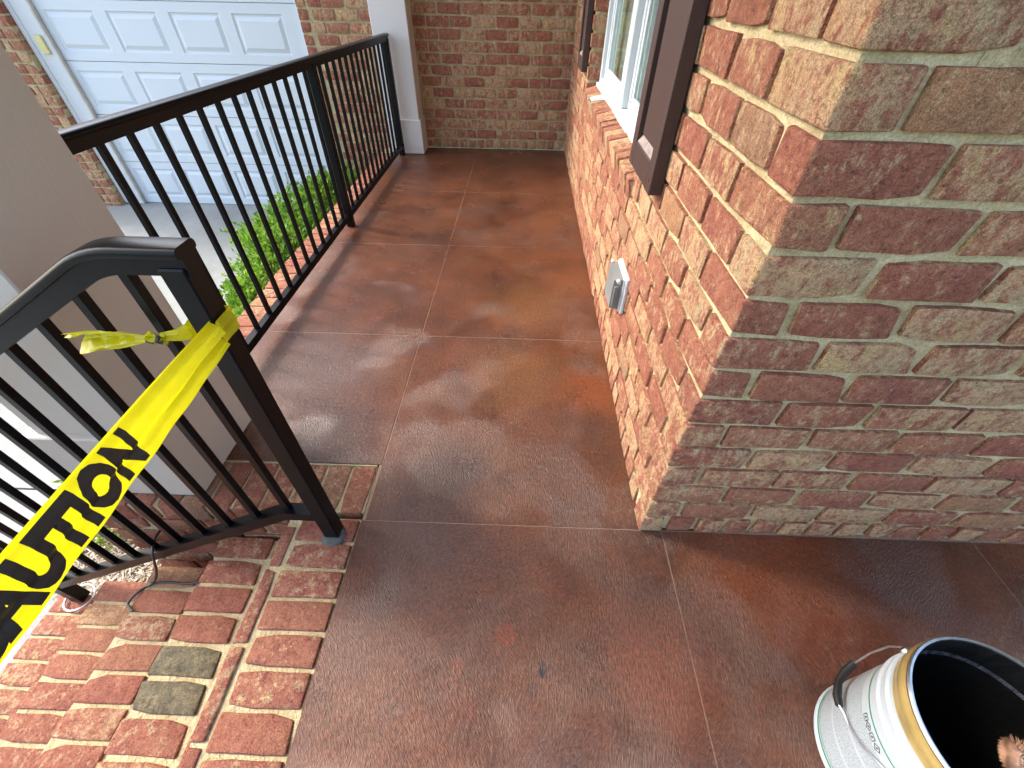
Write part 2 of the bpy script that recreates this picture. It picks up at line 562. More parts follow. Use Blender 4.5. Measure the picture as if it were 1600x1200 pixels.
def brick_geo(L, H, D, seed, full=False):
    """unit brick: x along length, y into the wall (front at y=0), z along height; rounded, tumbled edges"""
    rr = random.Random(seed)
    r = .0045
    nx = 5 if L > .15 else 3
    xs = [-L / 2, -L / 2 + r] + [-L / 2 + r + (L - 2 * r) * k / (nx - 2) for k in range(1, nx - 2)] + [L / 2 - r, L / 2]
    zs = [-H / 2, -H / 2 + r, H / 2 - r, H / 2] if H < .12 else [-H / 2, -H / 2 + r, 0, H / 2 - r, H / 2]
    ox, oy, oz = (rr.uniform(0, 99) for _ in range(3))
    def jit(p, a):
        q = Vector((p[0] * 24 + ox, p[1] * 24 + oy, p[2] * 24 + oz))
        v = noise.noise_vector(q)
        return Vector(p) + v * a
    chips = [(rr.choice((-1, 1)), rr.choice((-1, 1)), rr.uniform(.004, .011)) for _ in range(rr.choice((0, 1, 1, 2)))]
    tw = rr.uniform(-.012, .012); pr = rr.uniform(-.0015, .0025)
    vs = []; fs = []
    ys = [0, D] if not full else [0, r, D - r, D]
    def place(x, y, z):
        ex = abs(abs(x) - L / 2) < 1e-6; ez = abs(abs(z) - H / 2) < 1e-6; ey = y < 1e-6; ey2 = full and abs(y - D) < 1e-6
        k = ex + ez + (ey or ey2)
        c = Vector((x, y, z))
        if k >= 2:
            pull = r * (.32 if k == 2 else .45)
            if ex: c.x -= math.copysign(pull, x)
            if ez: c.z -= math.copysign(pull, z)
            if ey: c.y += pull
            if ey2: c.y -= pull
        for sx, sz, a in chips:
            dd = math.hypot((x - sx * L / 2), (z - sz * H / 2))
            if dd < .016 and y < .02:
                q = (1 - dd / .016) * a
                c += Vector((-sx * q, q * .5, -sz * q))
        c = jit(c, .0030)
        c.z += tw * c.x
        c.y -= pr
        return c
    def grid(A, B, fn):
        b = len(vs)
        for a in A:
            for q in B: vs.append(fn(a, q))
        nb = len(B)
        for i in range(len(A) - 1):
            for j in range(nb - 1):
                fs.append((b + i * nb + j, b + (i + 1) * nb + j, b + (i + 1) * nb + j + 1, b + i * nb + j + 1))
    grid(xs, zs, lambda x, z: place(x, 0, z))
    grid(xs, ys, lambda x, y: place(x, y, H / 2))
    grid(xs, ys, lambda x, y: place(x, y, -H / 2))
    grid(zs, ys, lambda z, y: place(-L / 2, y, z))
    grid(zs, ys, lambda z, y: place(L / 2, y, z))
    if full: grid(xs, zs, lambda x, z: place(x, D, z))
    # weld
    key = {}; mp = []; nv = []
    for v in vs:
        k = (round(v.x, 5), round(v.y, 5), round(v.z, 5))
        if k not in key: key[k] = len(nv); nv.append(v)
        mp.append(key[k])
    nf = []
    for f in fs:
        g = tuple(mp[i] for i in f)
        if len(set(g)) == 4: nf.append(g)
    return nv, nf


def brick_var(L, H, D, full, k, mat):
    q = (round(L, 3), round(H, 3), round(D, 3), full, k, mat.name)
    if q not in _cache:
        vs, fs = brick_geo(L, H, D, hash(q[:5]) % 100000, full)
        mb = MB(); mb.add(vs, fs)
        _cache[q] = mb.mesh('brick', mat, True)
    return _cache[q]


class Bricks:
    def __init__(s): s.items = []
    def add(s, c, t, u, L, H, D=.06, full=False, mat='brick', name='brick'):
        """c = centre of the front face; t, u = axes along length and height; outward normal n = u x t reversed"""
        s.items.append((Vector(c), Vector(t), Vector(u), L, H, D, full, mat, name))
    def realise(s, parent, limit=300, nvar=6, field_name='brick_field'):
        def score(it):
            c, t, u, L, H, D, full, mat, name = it
            y = t.cross(u) * -1            # into the wall = u x t ... sign fixed below
            n = -(u.cross(t))
            d = c - CAM
            lc = ROT.transposed() @ d
            if lc.z > -.05: return 0
            px = 800 + lc.x / -lc.z * 657.9; py = 600 - lc.y / -lc.z * 657.9
            if not (-60 < px < 1660 and -60 < py < 1260): return 0
            cs = max(.0, -(d.normalized().dot(n)))
            if full: cs = max(cs, .25)
            return L * H * cs / d.length_squared + 1e-9
        order = sorted(s.items, key=score, reverse=True)
        front = order[:limit]; rest = order[limit:]
        p0 = world_loc(parent)
        for it in front:
            c, t, u, L, H, D, full, mat, name = it
            Lq = round(L / .004) * .004 if abs(L - BL + JOINT) > .002 else L
            me = brick_var(Lq, H, D, full, rng.randrange(nvar), M[mat])
            ob = bpy.data.objects.new(name, me); C.objects.link(ob); ob.parent = parent
            y = u.cross(t)
            mtx = Matrix(((t.x, y.x, u.x), (t.y, y.y, u.y), (t.z, y.z, u.z))).to_4x4()
            ob.matrix_local = Matrix.Translation(c - p0) @ mtx
        if rest:
            mb = MB()
            for it in rest:
                c, t, u, L, H, D, full, mat, name = it
                y = u.cross(t)
                mtx = Matrix(((t.x, y.x, u.x), (t.y, y.y, u.y), (t.z, y.z, u.z)))
                vs, fs = geo_cached(L, H, D, full, rng.randrange(nvar))
                mb.add([mtx @ v + c for v in vs], fs, 0)
            o = mb.build(field_name, M[rest[0][7]], parent, True)
            o['kind'] = 'stuff'


_gc = {}
def geo_cached(L, H, D, full, k):
    q = (round(L / .004), round(H, 3), round(D, 3), full, k)
    if q not in _gc:
        _gc[q] = brick_geo(L, H, D, hash(q) % 100000, full)
    return _gc[q]


def courses(B, a0, a1, z0, z1, pos, t, u, holes=(), start=None, off=0.0, D=.06, header_first=True, lead=None):
    """running bond along axis a (metres along the wall); pos(a, z) -> point; lead(i) = length of the corner piece already laid"""
    i = 0
    z = z0
    while z + CH * .5 < z1:
        hh = CH - JOINT
        zc = z + CH / 2
        segs = []
        if i == 0 and header_first:
            a = a0
            while a < a1 - .02:
                segs.append((a, min(a + HL - JOINT, a1))); a += HL
        else:
            a = a0 + (lead(i) if lead else (off if i % 2 == 0 else off - BL / 2))
            while a < a1 - .02:
                s0 = max(a, a0); s1 = min(a + BL - JOINT + rng.uniform(-.002, .002), a1)
                if s1 - s0 > .025: segs.append((s0, s1))
                a += BL
        for s0, s1 in segs:
            parts = [(s0, s1)]
            for (h0, h1, hz0, hz1) in holes:
                if hz0 < zc < hz1:
                    q = []
                    for p0, p1 in parts:
                        if p1 <= h0 or p0 >= h1: q.append((p0, p1)); continue
                        if h0 - p0 > .03: q.append((p0, h0))
                        if p1 - h1 > .03: q.append((h1, p1))
                    parts = q
            for p0, p1 in parts:
                B.add(pos((p0 + p1) / 2, zc), t, u, p1 - p0, hh, D)
        z += CH
        i += 1


X, Y, Z = Vector((1, 0, 0)), Vector((0, 1, 0)), Vector((0, 0, 1))
WX, WY, EY = .405, .667, 4.855      # house wall planes
TOP = 2.98

# ================================================================ large structure
# lawn and driveway
mb = MB(); mb.box(-300, 300, -300, 300, -1.2, -.95)
struct(mb.build('lawn', M['lawn']))


def dz(y):
    k = min(1, max(0, (y - 1.3) / 3.6))
    return -.875 + .175 * k
mb = MB()
ys = [-6, -3, -1, 1.235]
ys2 = [1.247, 1.3, 2.2, 3.1, 4.0, 4.9, 5.4]
for yl, x0, x1 in ((ys, -14, -.45), (ys2, -14, -2.28)):
    for a, b in zip(yl, yl[1:]):
        mb.add([(x0, a, dz(a)), (x1, a, dz(a)), (x1, b, dz(b)), (x0, b, dz(b)), (x0, a, -.94), (x1, a, -.94), (x1, b, -.94), (x0, b, -.94)],
               [(0, 1, 2, 3), (0, 4, 5, 1), (1, 5, 6, 2), (2, 6, 7, 3), (3, 7, 4, 0)])
struct(mb.build('driveway', M['drive']))

# planting bed along the porch
mb = MB()
for a, b in ((.70, 1.3), (1.3, 2.2), (2.2, 3.1), (3.1, 4.0), (4.0, 4.85)):
    mb.add([(-2.275, a, dz(a) + .012), (-1.40, a, dz(a) + .03), (-1.40, b, dz(b) + .03), (-2.275, b, dz(b) + .012)], [(0, 1, 2, 3)])
struct(mb.build('planting_bed', M['soil']))

# porch floor: stained concrete panels between scored joints
pf = bpy.data.objects.new('porch_floor', None); C.objects.link(pf); WL['porch_floor'] = Vector((0, 0, 0))
mb = MB()
mb.box(-1.257, .60, .888, 4.86, -.30, -.0016)
mb.box(-.494, 4.0, -1.6, .887, -.30, -.0016)
bed = mb.build('joint_bed', M['joint'], pf)
struct(pf, 'stained brown concrete porch floor')
XL = [-1.262, -.485, .482, 1.478, 2.47, 3.46]
YL = [-1.6, -1.29, -.31, .669, 1.657, 2.637, 3.61, 4.86]
G = .0010
def panel(x0, x1, y0, y1):
    m_ = MB(); m_.box(x0 + G, x1 - G, y0 + G, y1 - G, -.05, 0, 0, .0016)
    m_.build('floor_panel', M['floor'], pf)
for j in range(4, 7):
    panel(XL[0], XL[1], YL[j], YL[j + 1]); panel(XL[1], .60, YL[j], YL[j + 1])
panel(XL[0], XL[1], .886, YL[4]); panel(XL[1], .60, YL[3], YL[4])
for j in range(0, 3):
    panel(-.497, XL[2], YL[j], YL[j + 1])
    for k in range(2, 5): panel(XL[k], XL[k + 1], YL[j], YL[j + 1])

# porch ceiling (above the frame; keeps the sky off the porch)
mb = MB()
mb.box(-1.44, 4.2, -.80, 4.9, TOP, TOP + .14)
mb.box(-1.42, -1.06, -.80, 4.85, TOP - .22, TOP - .002)
struct(mb.build('porch_ceiling', M['roofing']))

# ================================================================ house wall with the window
hw = thing('house_wall', (WX, WY, 0), 'sunlit brick house wall with shuttered window, turning the near corner', 'wall')
WIN = (1.66, 3.50, .70, 2.18)        # opening: y0, y1, z0, z1
B = Bricks()
lead_front = lambda i: (.098 + JOINT) if i % 2 == 1 else (.196 + JOINT)
lead_left = lambda i: (.196 + JOINT) if i % 2 == 1 else (.098 + JOINT)
# front face (towards the camera) and left face (towards the driveway)
courses(B, WX, 3.2, 0, TOP, lambda a, z: (a, WY, z), X, Z, lead=lead_front)
holes = []
for i in range(8, 25):
    za, zb = i * CH, (i + 1) * CH
    jl = .196 if i % 2 else .098
    holes.append((-WIN[1] - jl - JOINT, -WIN[0] + jl + JOINT, za, zb))
    B.add((WX, WIN[1] + jl / 2, za + CH / 2), -Y, Z, jl, CH - JOINT, .10)
    B.add((WX, WIN[0] - jl / 2, za + CH / 2), -Y, Z, jl, CH - JOINT, .10)
WIN = (WIN[0], WIN[1], 8 * CH, 25 * CH)
courses(B, -EY + .006, -WY, 0, TOP, lambda a, z: (WX, -a, z), -Y, Z, holes=holes, D=.10, lead=None, off=-.02)
# trim the running field back from the corner and lay the quoin bricks there
keep = []
for it in B.items:
    c, t, u, L, H, D, full, mat, nm = it
    i = int(c.z / CH)
    if abs(t.y) > .5:
        lim = WY + (HL if i == 0 else (.196 if i % 2 == 1 else .098) + JOINT)
        y0, y1 = c.y - L / 2, c.y + L / 2
        if y0 < lim:
            y0 = lim
            if y1 - y0 < .03: continue
            it = (Vector((c.x, (y0 + y1) / 2, c.z)), t, u, y1 - y0, H, D, full, mat, nm)
    elif i == 0:
        x0 = c.x - L / 2
        if x0 < WX + .03: continue
    keep.append(it)
B.items = keep
z = 0; i = 0
while z < TOP - .05:
    if i == 0: lx, ly = HL - JOINT, HL - JOINT
    elif i % 2 == 1: lx, ly = .098, .196
    else: lx, ly = .196, .098
    B.add((WX + lx / 2, WY, z + CH / 2), X, Z, lx, CH - JOINT, ly, True)
    z += CH; i += 1
B.realise(hw, 300, 8)
# mortar bed
rec = .0115
mb = MB()
mb.box(WX + rec, WX + .16, WY + rec, WIN[0] - rec, 0.002, TOP)
mb.box(WX + rec, WX + .16, WIN[1] + rec, EY - .002, 0.002, TOP)
mb.box(WX + rec, WX + .16, WIN[0] - rec, WIN[1] + rec, 0.002, WIN[2] + .005)
mb.box(WX + rec, WX + .16, WIN[0] - rec, WIN[1] + rec, WIN[3], TOP)
mb.box(WX + .161, 3.25, WY + rec, WY + .16, 0.002, TOP)
mb.build('mortar', M['mortar'], hw)
# rowlock sill bricks, sloping outwards
n = 21
sy0, sy1 = 1.655, 3.50
for k in range(n):
    yc = sy0 + (sy1 - sy0) * (k + .5) / n
    L = (sy1 - sy0) / n - .009
    me = brick_var(.150, L, .085, True, k % 6, M['brick'])
    ob = bpy.data.objects.new('sill_brick', me); C.objects.link(ob); ob.parent = hw
    # local x = depth (towards the room), z = along the sill, y = down
    tl = R(12 + rng.uniform(-1, 1))
    t_ = Vector((math.cos(tl), 0, math.sin(tl))); y_ = Vector((math.sin(tl), 0, -math.cos(tl))); u_ = t_.cross(y_)
    mtx = Matrix(((t_.x, y_.x, u_.x), (t_.y, y_.y, u_.y), (t_.z, y_.z, u_.z))).to_4x4()
    ob.matrix_local = Matrix.Translation(Vector((.383 + .075, yc, .751 + .016 + rng.uniform(-.002, .002))) - world_loc(hw)) @ mtx
mb = MB()
tl = math.tan(R(12))
mb.add([(.412, sy0 + .002, .672), (.397, sy0 + .002, .744), (.53, sy0 + .002, .741 + .141 * tl), (.53, sy0 + .002, .672),
        (.412, sy1 - .002, .672), (.397, sy1 - .002, .744), (.53, sy1 - .002, .741 + .141 * tl), (.53, sy1 - .002, .672)],
       [(0, 1, 2, 3), (4, 7, 6, 5), (0, 4, 5, 1), (1, 5, 6, 2), (2, 6, 7, 3), (3, 7, 4, 0)])
mb.build('sill_mortar', M['mortar'], hw)

# window: outer frame is the part; sashes, mullion, panes are its sub-parts
def frame_ring(mb, x0, x1, y0, y1, z0, z1, w, bev=.003):
    mb.box(x0, x1, y0, y0 + w, z0, z1, 0, bev)
    mb.box(x0, x1, y1 - w, y1, z0, z1, 0, bev)
    mb.box(x0 + .001, x1 - .001, y0 + w, y1 - w, z0, z0 + w, 0, bev)
    mb.box(x0 + .001, x1 - .001, y0 + w, y1 - w, z1 - w, z1, 0, bev)
wy0, wy1, wz0, wz1 = 1.665, 3.495, .775, 2.17
mb = MB()
frame_ring(mb, .488, .57, wy0, wy1, wz0, wz1, .040)
mb.box(.470, .5, wy0 + .001, wy1 - .001, wz0 - .012, wz0 + .012, 0, .003)
win = mb.build('window', M['vinyl'], hw)
win['label'] = 'white vinyl twin window above the brick sill'
mid = 2.575
mb = MB(); mb.box(.478, .57, mid - .048, mid + .048, wz0 + .040, wz1 - .04, 0, .004)
mb.build('mullion', M['vinyl'], win)
for (a, b) in ((wy0 + .041, mid - .049), (mid + .049, wy1 - .041)):
    mb = MB(); frame_ring(mb, .512, .552, a, b, wz0 + .041, wz1 - .041, .030, .003)
    frame_ring(mb, .520, .545, a + .031, b - .031, wz0 + .072, wz1 - .072, .022, .003)
    mb.build('sash', M['vinyl'], win)
    mb = MB(); mb.box(.529, .535, a + .045, b - .045, wz0 + .085, wz1 - .085)
    mb.build('pane', M['glass'], win)
mb = MB(); mb.box(.60, .606, wy0, wy1, wz0, wz1)
mb.build('blind', M['blind'], win)

# shutters
def shutter(y0, y1, z0, z1, lab):
    xf = .364; xb = .404; w = .055
    mb = MB()
    mb.box(.383, xb, y0 + .01, y1 - .01, z0 + .01, z1 - .01)
    s = mb.build('shutter', M['shutter'], hw)
    s['label'] = lab
    for a, b in ((y0, y0 + w), (y1 - w, y1)):
        m_ = MB(); m_.box(xf, xb - .0015, a, b, z0, z1, 0, .002); m_.build('stile', M['shutter'], s)
    for a, b in ((z0, z0 + .075), (1.62, 1.70), (z1 - .075, z1)):
        m_ = MB()
        ya, yb = y0 + w + .0008, y1 - w - .0008
        m_.box(xf + .0006, xb - .0025, ya, yb, a, b, 0, .002); m_.build('rail', M['shutter'], s)
        if a == z0:
            m_ = MB()   # sloped, dusty ledge on top of the bottom rail
            m_.add([(xf + .004, ya + .002, b + .001), (xf + .004, yb - .002, b + .001), (.382, yb - .002, b + .019), (.382, ya + .002, b + .019),
                    (.382, yb - .002, b + .001), (.382, ya + .002, b + .001)], [(0, 1, 2, 3), (0, 3, 5), (1, 4, 2), (2, 4, 5, 3), (0, 5, 4, 1)])
            m_.build('ledge', M['ledge'], s)
    for a, b in ((z0 + .102, 1.615), (1.705, z1 - .08)):
        m_ = MB(); m_.box(.374, .384, y0 + w + .014, y1 - w - .026, a, b, 0, .003); m_.build('raised_panel', M['shutter'], s)
    for yy, zz in ((y0 + .022, z0 + .035), (y1 - .022, z0 + .035), (y0 + .022, z1 - .04), (y1 - .022, z1 - .04)):
        m_ = MB(); m_.tube([(xf - .002, yy, zz), (xf + .004, yy, zz)], [.0035, .0045], 8); m_.build('screw', M['shutter'], s)
shutter(1.283, 1.612, .832, 2.2, 'dark brown panelled shutter nearest the wall corner')
shutter(3.535, 3.862, .832, 2.2, 'dark brown panelled shutter beyond the window')

# ================================================================ end wall of the porch
ew = thing('end_wall', (-.3, EY, 0), 'shaded red brick wall closing the far end of the porch', 'wall')
B = Bricks()
courses(B, -1.30, WX - .001, 0, TOP, lambda a, z: (a, EY, z), X, Z, off=.088)
B.realise(ew, 300, 8)
mb = MB(); mb.box(-1.31, WX + rec - .001, EY + rec, EY + .10, .002, TOP)
mb.build('mortar', M['mortar'], ew)

# ================================================================ garage
ga = thing('garage', (-3.2, EY, -.72), 'white panelled garage door in red brick wall beyond the driveway', 'garage')
GX0, GX1 = -4.70, -2.03
GT = 1.50
B = Bricks()
gz0 = -.72 - .04
# narrow bricks edging the door, then the running field to the right; field to the left of the jamb
z = gz0
while z < 2.1:
    B.add((GX1 + .043, EY, z + CH / 2), X, Z, .086, CH - JOINT, .14)
    B.add((GX0 - .049, EY, z + CH / 2), X, Z, .098, CH - JOINT, .14)
    z += CH
courses(B, GX1 + .098, -1.31, gz0, 2.1, lambda a, z: (a, EY, z), X, Z, header_first=False, off=.03)
courses(B, -6.2, GX0 - .110, gz0, 2.1, lambda a, z: (a, EY, z), X, Z, header_first=False)
courses(B, GX0, GX1, GT + .02, 2.1, lambda a, z: (a, EY, z), X, Z, header_first=False)
B.realise(ga, 300, 8)
mb = MB()
mb.box(GX1 + .004, -1.312, EY + rec, EY + .2, -.9, 2.12)
mb.box(-6.2, GX0 - .004, EY + rec, EY + .2, -.9, 2.12)
mb.box(GX0 - .003, GX1 + .003, EY + rec, EY + .2, GT + .01, 2.12)
mb.build('mortar', M['mortar'], ga)
mb = MB(); mb.box(-6.3, -1.32, EY - .05, EY + 5.5, 2.13, 2.22); mb.box(-6.2, -6.1, EY + .21, EY + 5, -.9, 2.12)
mb.build('roof', M['roofing'], ga)
mb = MB()
for x0, x1 in ((GX0 + .002, -4.50), (-2.07, GX1 - .002)):
    mb.box(x0, x1, EY + .085, EY + .16, -.70, GT, 0, .004)
    w_ = .045
    if x0 < -4: mb.box(x0, x0 + w_, EY + .07, EY + .10, -.69, GT, 0, .006)
mb.box(-4.50, -2.07, EY + .085, EY + .16, GT - .05, GT, 0, .004)
mb.build('door_trim', M['trim'], ga)
mb = MB(); mb.box(-4.499, -4.475, EY + .075, EY + .115, -.70, GT - .06, 0, .004)
mb.build('weather_strip', M['strip'], ga)
mb = MB(); mb.box(-4.605, -4.535, EY + .06, EY + .084, .70, .84, 0, .006)
sn = mb.build('sensor', M['yellow'], ga); sn['label'] = 'pale yellow keypad cover on the left jamb of the garage door'
# door: sections with a thin seam, each with four raised panels
DX0, DX1, DY = -4.495, -2.06, EY + .125
SH = .448
mb = MB(); mb.box(DX0 + .001, DX1 - .001, DY + .03, DY + .05, -.70, GT)
door = mb.build('garage_door', M['garage'], ga)
def raised(mb, x0, x1, z0, z1, y, t=.004):
    """groove, then raised bevelled field: rings of rectangles"""
    rings = [(0, 0), (.010, .010), (.020, .012), (.052, -.004)]
    vs = []
    for ins, dep in rings:
        vs += [(x0 + ins, y + dep, z0 + ins), (x1 - ins, y + dep, z0 + ins), (x1 - ins, y + dep, z1 - ins), (x0 + ins, y + dep, z1 - ins)]
    fs = []
    for k in range(len(rings) - 1):
        for j in range(4):
            fs.append((k * 4 + j, k * 4 + (j + 1) % 4, (k + 1) * 4 + (j + 1) % 4, (k + 1) * 4 + j))
    k = (len(rings) - 1) * 4
    fs.append((k, k + 1, k + 2, k + 3))
    mb.add(vs, fs)
for sct in range(5):
    z0 = -.695 + sct * SH; z1 = min(z0 + SH - .005, GT - .01)
    if z1 - z0 < .35: continue
    mb = MB()
    cols = [(-4.43 + .578 * k, -4.43 + .578 * k + .465) for k in range(4)]
    pz0, pz1 = z0 + .072, z1 - .072
    xs = [DX0 + .002] + [c for ab in cols for c in ab] + [DX1 - .002]
    # flat stiles/rails around the panels
    def q(x0, x1, a, b): mb.add([(x0, DY, a), (x1, DY, a), (x1, DY, b), (x0, DY, b)], [(0, 1, 2, 3)])
    q(xs[0], xs[-1], z0, pz0); q(xs[0], xs[-1], pz1, z1)
    for k in range(0, len(xs), 2): q(xs[k], xs[k + 1], pz0, pz1)
    mb.add([(xs[0], DY, z0), (xs[-1], DY, z0), (xs[-1], DY + .03, z0 - .002), (xs[0], DY + .03, z0 - .002)], [(0, 1, 2, 3)])
    mb.add([(xs[0], DY, z1), (xs[-1], DY, z1), (xs[-1], DY + .03, z1), (xs[0], DY + .03, z1)], [(0, 1, 2, 3)])
    mb.build('door_section', M['garage'], door)
    for a, b in cols:
        m_ = MB(); raised(m_, a, b, pz0, pz1, DY); m_.build('door_panel', M['garage'], door)

# ================================================================ columns
def column(x0, x1, y0, y1, px, py, ph, lab, mt='white', top=TOP - .22):
    t = thing('porch_column', ((x0 + x1) / 2, (y0 + y1) / 2, 0), lab, 'column', 'square porch columns')
    m_ = MB(); m_.box(x0, x1, y0, y1, .004, top, 0, .004); m_.build('shaft', M[mt], t)
    m_ = MB(); m_.box(x0 - px[0], x1 + px[1], y0 - py[0], y1 + py[1], .002, ph, 0, .004); m_.build('plinth', M[mt], t)
    m_ = MB(); m_.box(x0 - .03, x1 + .03, y0 - .03, y1 + .03, top - .12, top - .003, 0, .004); m_.build('capital', M[mt], t)
column(-1.42, -1.072, .752, 1.068, (.045, .018), (.018, .014), .293, 'broad square white column beside the stair railing')
column(-1.335, -1.022, 4.63, 4.845, (.012, .016), (.016, .002), .293, 'square white column standing against the far brick wall', 'white_lit')

# ================================================================ porch foundation: rowlock ledge and pier face
pfn = thing('brick_foundation', (-1.3, 2.5, -.9), 'brick rowlock ledge and foundation under the porch railing and near column', 'foundation')
B = Bricks()
y = .90 + HL / 2
while y < 4.62:
    B.add((-1.366, y, -.006), X, Y, .196, HL - .010, .085, True); y += HL
x = -.504 - HL / 2 + .004
while x > -1.46:
    B.add((x, .786, -.004), Y, -X, .188, HL - .010, .085, True); x -= HL
courses(B, -1.462, -.52, -.09 - 9 * CH, -.09, lambda a, z: (a, .692, z), X, Z, header_first=False, off=-.03)
courses(B, -4.7, -.78, -.09 - 9 * CH, -.09, lambda a, z: (-1.462, -a, z), -Y, Z, header_first=False)
for n_ in range(len(B.items)): B.items[n_] = B.items[n_][:7] + ('paver', 'brick')
B.realise(pfn, 300, 8, 'brick_field')
mb = MB()
mb.box(-1.455, -1.264, .70, 4.85, -.96, -.013)
mb.box(-1.263, -.500, .70, .8845, -.96, -.011)
mb.box(-1.26, -.5015, .8805, .8855, -.05, -.0025)
mb.build('mortar', M['mortar'], pfn)

# ================================================================ brick steps
st = thing('brick_steps', (-1.2, 0, -.875), 'brick steps going down from the porch floor to the walk', 'steps')
B = Bricks()
SR = .175
EX = [-.750, -1.055, -1.37, -1.685, -2.0]
SY0 = -.95
END = [.688, .686, .640, .640, .640]
prev = -.512
for k, ex in enumerate(EX):
    zt = -.010 - SR * k
    ph = .035 * (k % 2)
    SY1 = END[k]
    if k == 0:
        y = .082 - 12 * .0855
        while y < .60:
            B.add((-.507 - .0935, y + .0427, zt), X, Y, .187, .0745, .09, True)
            y += .0855
        y = -.93
        while y < .60:
            L = min(.196, .64 - y)
            B.add((-.7245, y + L / 2 + .005, zt - .003), Y, -X, L, .037, .085, True)
            y += BL
    else:
        y = SY1 - .040
        kk = 0
        while y > SY0:
            mat = 'gray' if (k == 1 and kk in (4, 5)) else 'paver'
            B.add((ex + .100, y, zt), X, Y, .192, .0755, .085, True, mat)
            B.add((ex + .100 + .200, y, zt - .001), X, Y, .180, .0755, .085, False, 'paver')
            y -= .0870; kk += 1
    # riser face below the nosing
    y = -.93
    for zz in (zt - .131,):
        yy = SY0 + (.1 if k % 2 else 0)
        while yy < SY1 - .03:
            L = min(.196, SY1 - yy)
            B.add((ex + .006, yy + L / 2, zz), -Y, Z, L, CH - JOINT, .06)
            yy += BL
    # stair end facing the bed
    xx = ex + .02
    while xx < -.75:
        L = min(.196, -.74 - xx)
        if L > .04: B.add((xx + L / 2, SY1 - .004, zt - .131), -X, Z, L, CH - JOINT, .05)
        xx += BL
for n_ in range(len(B.items)):
    if B.items[n_][7] == 'brick': B.items[n_] = B.items[n_][:7] + ('paver', 'brick')
B.realise(st, 300, 8)
mb = MB()
px = -.503
for k, ex in enumerate(EX):
    zt = -.010 - SR * k - .0085
    mb.box(ex + .012, px, SY0 + .002 * k, END[k] - .008 - .001 * k, -.96 - .002 * k, zt)
    px = ex + .011
mb.build('mortar', M['mortar'], st)

# ================================================================ railings
CAPP = [(-.025, -.001), (-.0268, .003), (-.0268, .009), (-.0235, .014), (-.017, .0162), (.017, .0162), (.0235, .014), (.0268, .009), (.0268, .003), (.025, -.001), (.018, -.002), (.018, -.034), (-.018, -.034), (-.018, -.002)]
RECT = lambda w, h: [(-w / 2, -h / 2), (-w / 2, h / 2), (w / 2, h / 2), (w / 2, -h / 2)]

rl = thing('porch_railing', (-1.215, 2.8, 0), 'long black metal railing along the open side of the porch', 'railing', 'black metal railings')
RX = -1.215
RZ = lambda y: .966 - .0135 * (y - 1.07)
for yy in (2.90, 4.572):
    m_ = MB(); m_.box(RX - .023, RX + .023, yy - .023, yy + .023, .001, RZ(yy) - .012, 0, .003); m_.build('post', M['black'], rl)
m_ = MB(); m_.sweep([(RX, 1.070, RZ(1.07)), (RX, 4.605, RZ(4.605))], CAPP, (1, 0, 0)); m_.build('top_rail', M['black'], rl, True)
m_ = MB(); m_.box(RX - .019, RX + .019, 1.070, 4.549, .060, .098, 0, .003); m_.build('bottom_rail', M['black'], rl)
ylist = [1.552 + .1244 * k for k in range(-3, 11)] + [2.90 + .118 * (k + 1) for k in range(13)]
bme = None
for yy in ylist:
    if yy > 4.54: continue
    m_ = MB(); m_.box(-.0095, .0095, -.0095, .0095, 0, .80, 0, .0015)
    if bme is None: bme = m_.mesh('baluster', M['black'])
    bo = link('baluster', bme, rl, (RX, yy, .0975)); bo.scale.z = (RZ(yy) - .033 - .0975) / .80
m_ = MB()
m_.tube([(RX + .028, 4.552, .085), (RX + .028, 4.552, .105)], .006, 8); m_.build('bracket_screw', M['black'], rl)

sr = thing('stair_railing', (-.572, .627, 0), 'black metal stair handrail sloping down beside the brick steps', 'railing', 'black metal railings')
SYR = .627; SLP = .56
def bend(x0, z0, xb, xe, r=.05):
    pts = [(x0, SYR, z0), (xb + r, SYR, z0)]
    for k in range(1, 6):
        a = k / 6
        x = xb + r - 2 * r * a
        pts.append((x, SYR, z0 - SLP * (2 * r) * a * a / 2))
    zb = z0 - SLP * r
    pts.append((xb - r, SYR, zb))
    pts.append((xe, SYR, zb + SLP * (xe - xb + r)))
    return pts
ztop = .955
top_path = bend(-.545, ztop, -.70, -2.02, .045)
m_ = MB(); m_.sweep(top_path, CAPP, (0, 1, 0)); m_.build('top_rail', M['black'], sr, True)
def zline(z0, xb, x, r=.045):
    return z0 if x > xb else z0 + SLP * (x - xb)
m_ = MB(); m_.sweep([(-.594, SYR, .118), (-.685, SYR, .118), (-1.868, SYR, .118 - SLP * (1.868 - .685))], RECT(.038, .036), (0, 1, 0)); m_.build('bottom_rail', M['black'], sr)
m_ = MB(); m_.box(-.595, -.549, SYR - .023, SYR + .023, -.008, ztop - .02, 0, .003); m_.build('post', M['black'], sr)
m_ = MB(); m_.box(-1.912, -1.866, SYR - .023, SYR + .023, -.709, zline(ztop, -.70, -1.89) - .02, 0, .003); m_.build('post', M['black'], sr)
for k in range(11):
    x = -.672 - .1155 * k
    if x < -1.85: break
    zb = zline(.118, -.685, x) + .012; zt = zline(ztop, -.70, x) - .025
    m_ = MB(); m_.box(x - .0095, x + .0095, SYR - .0095, SYR + .0095, zb, zt, 0, .0015); m_.build('baluster', M['black'], sr)
m_ = MB()
m_.lathe([(.001, .010), (.018, .010), (.032, .006), (.038, -.006), (.037, -.012)], (-.572, .615, -.006), 24); m_.build('post_grout', M['grout'], sr, True)
m_ = MB()
m_.tube([(-1.889 + .055 * math.cos(a * math.pi / 12), SYR + .055 * math.sin(a * math.pi / 12) - .006, -.698) for a in range(25)], .004, 8, cap=False)
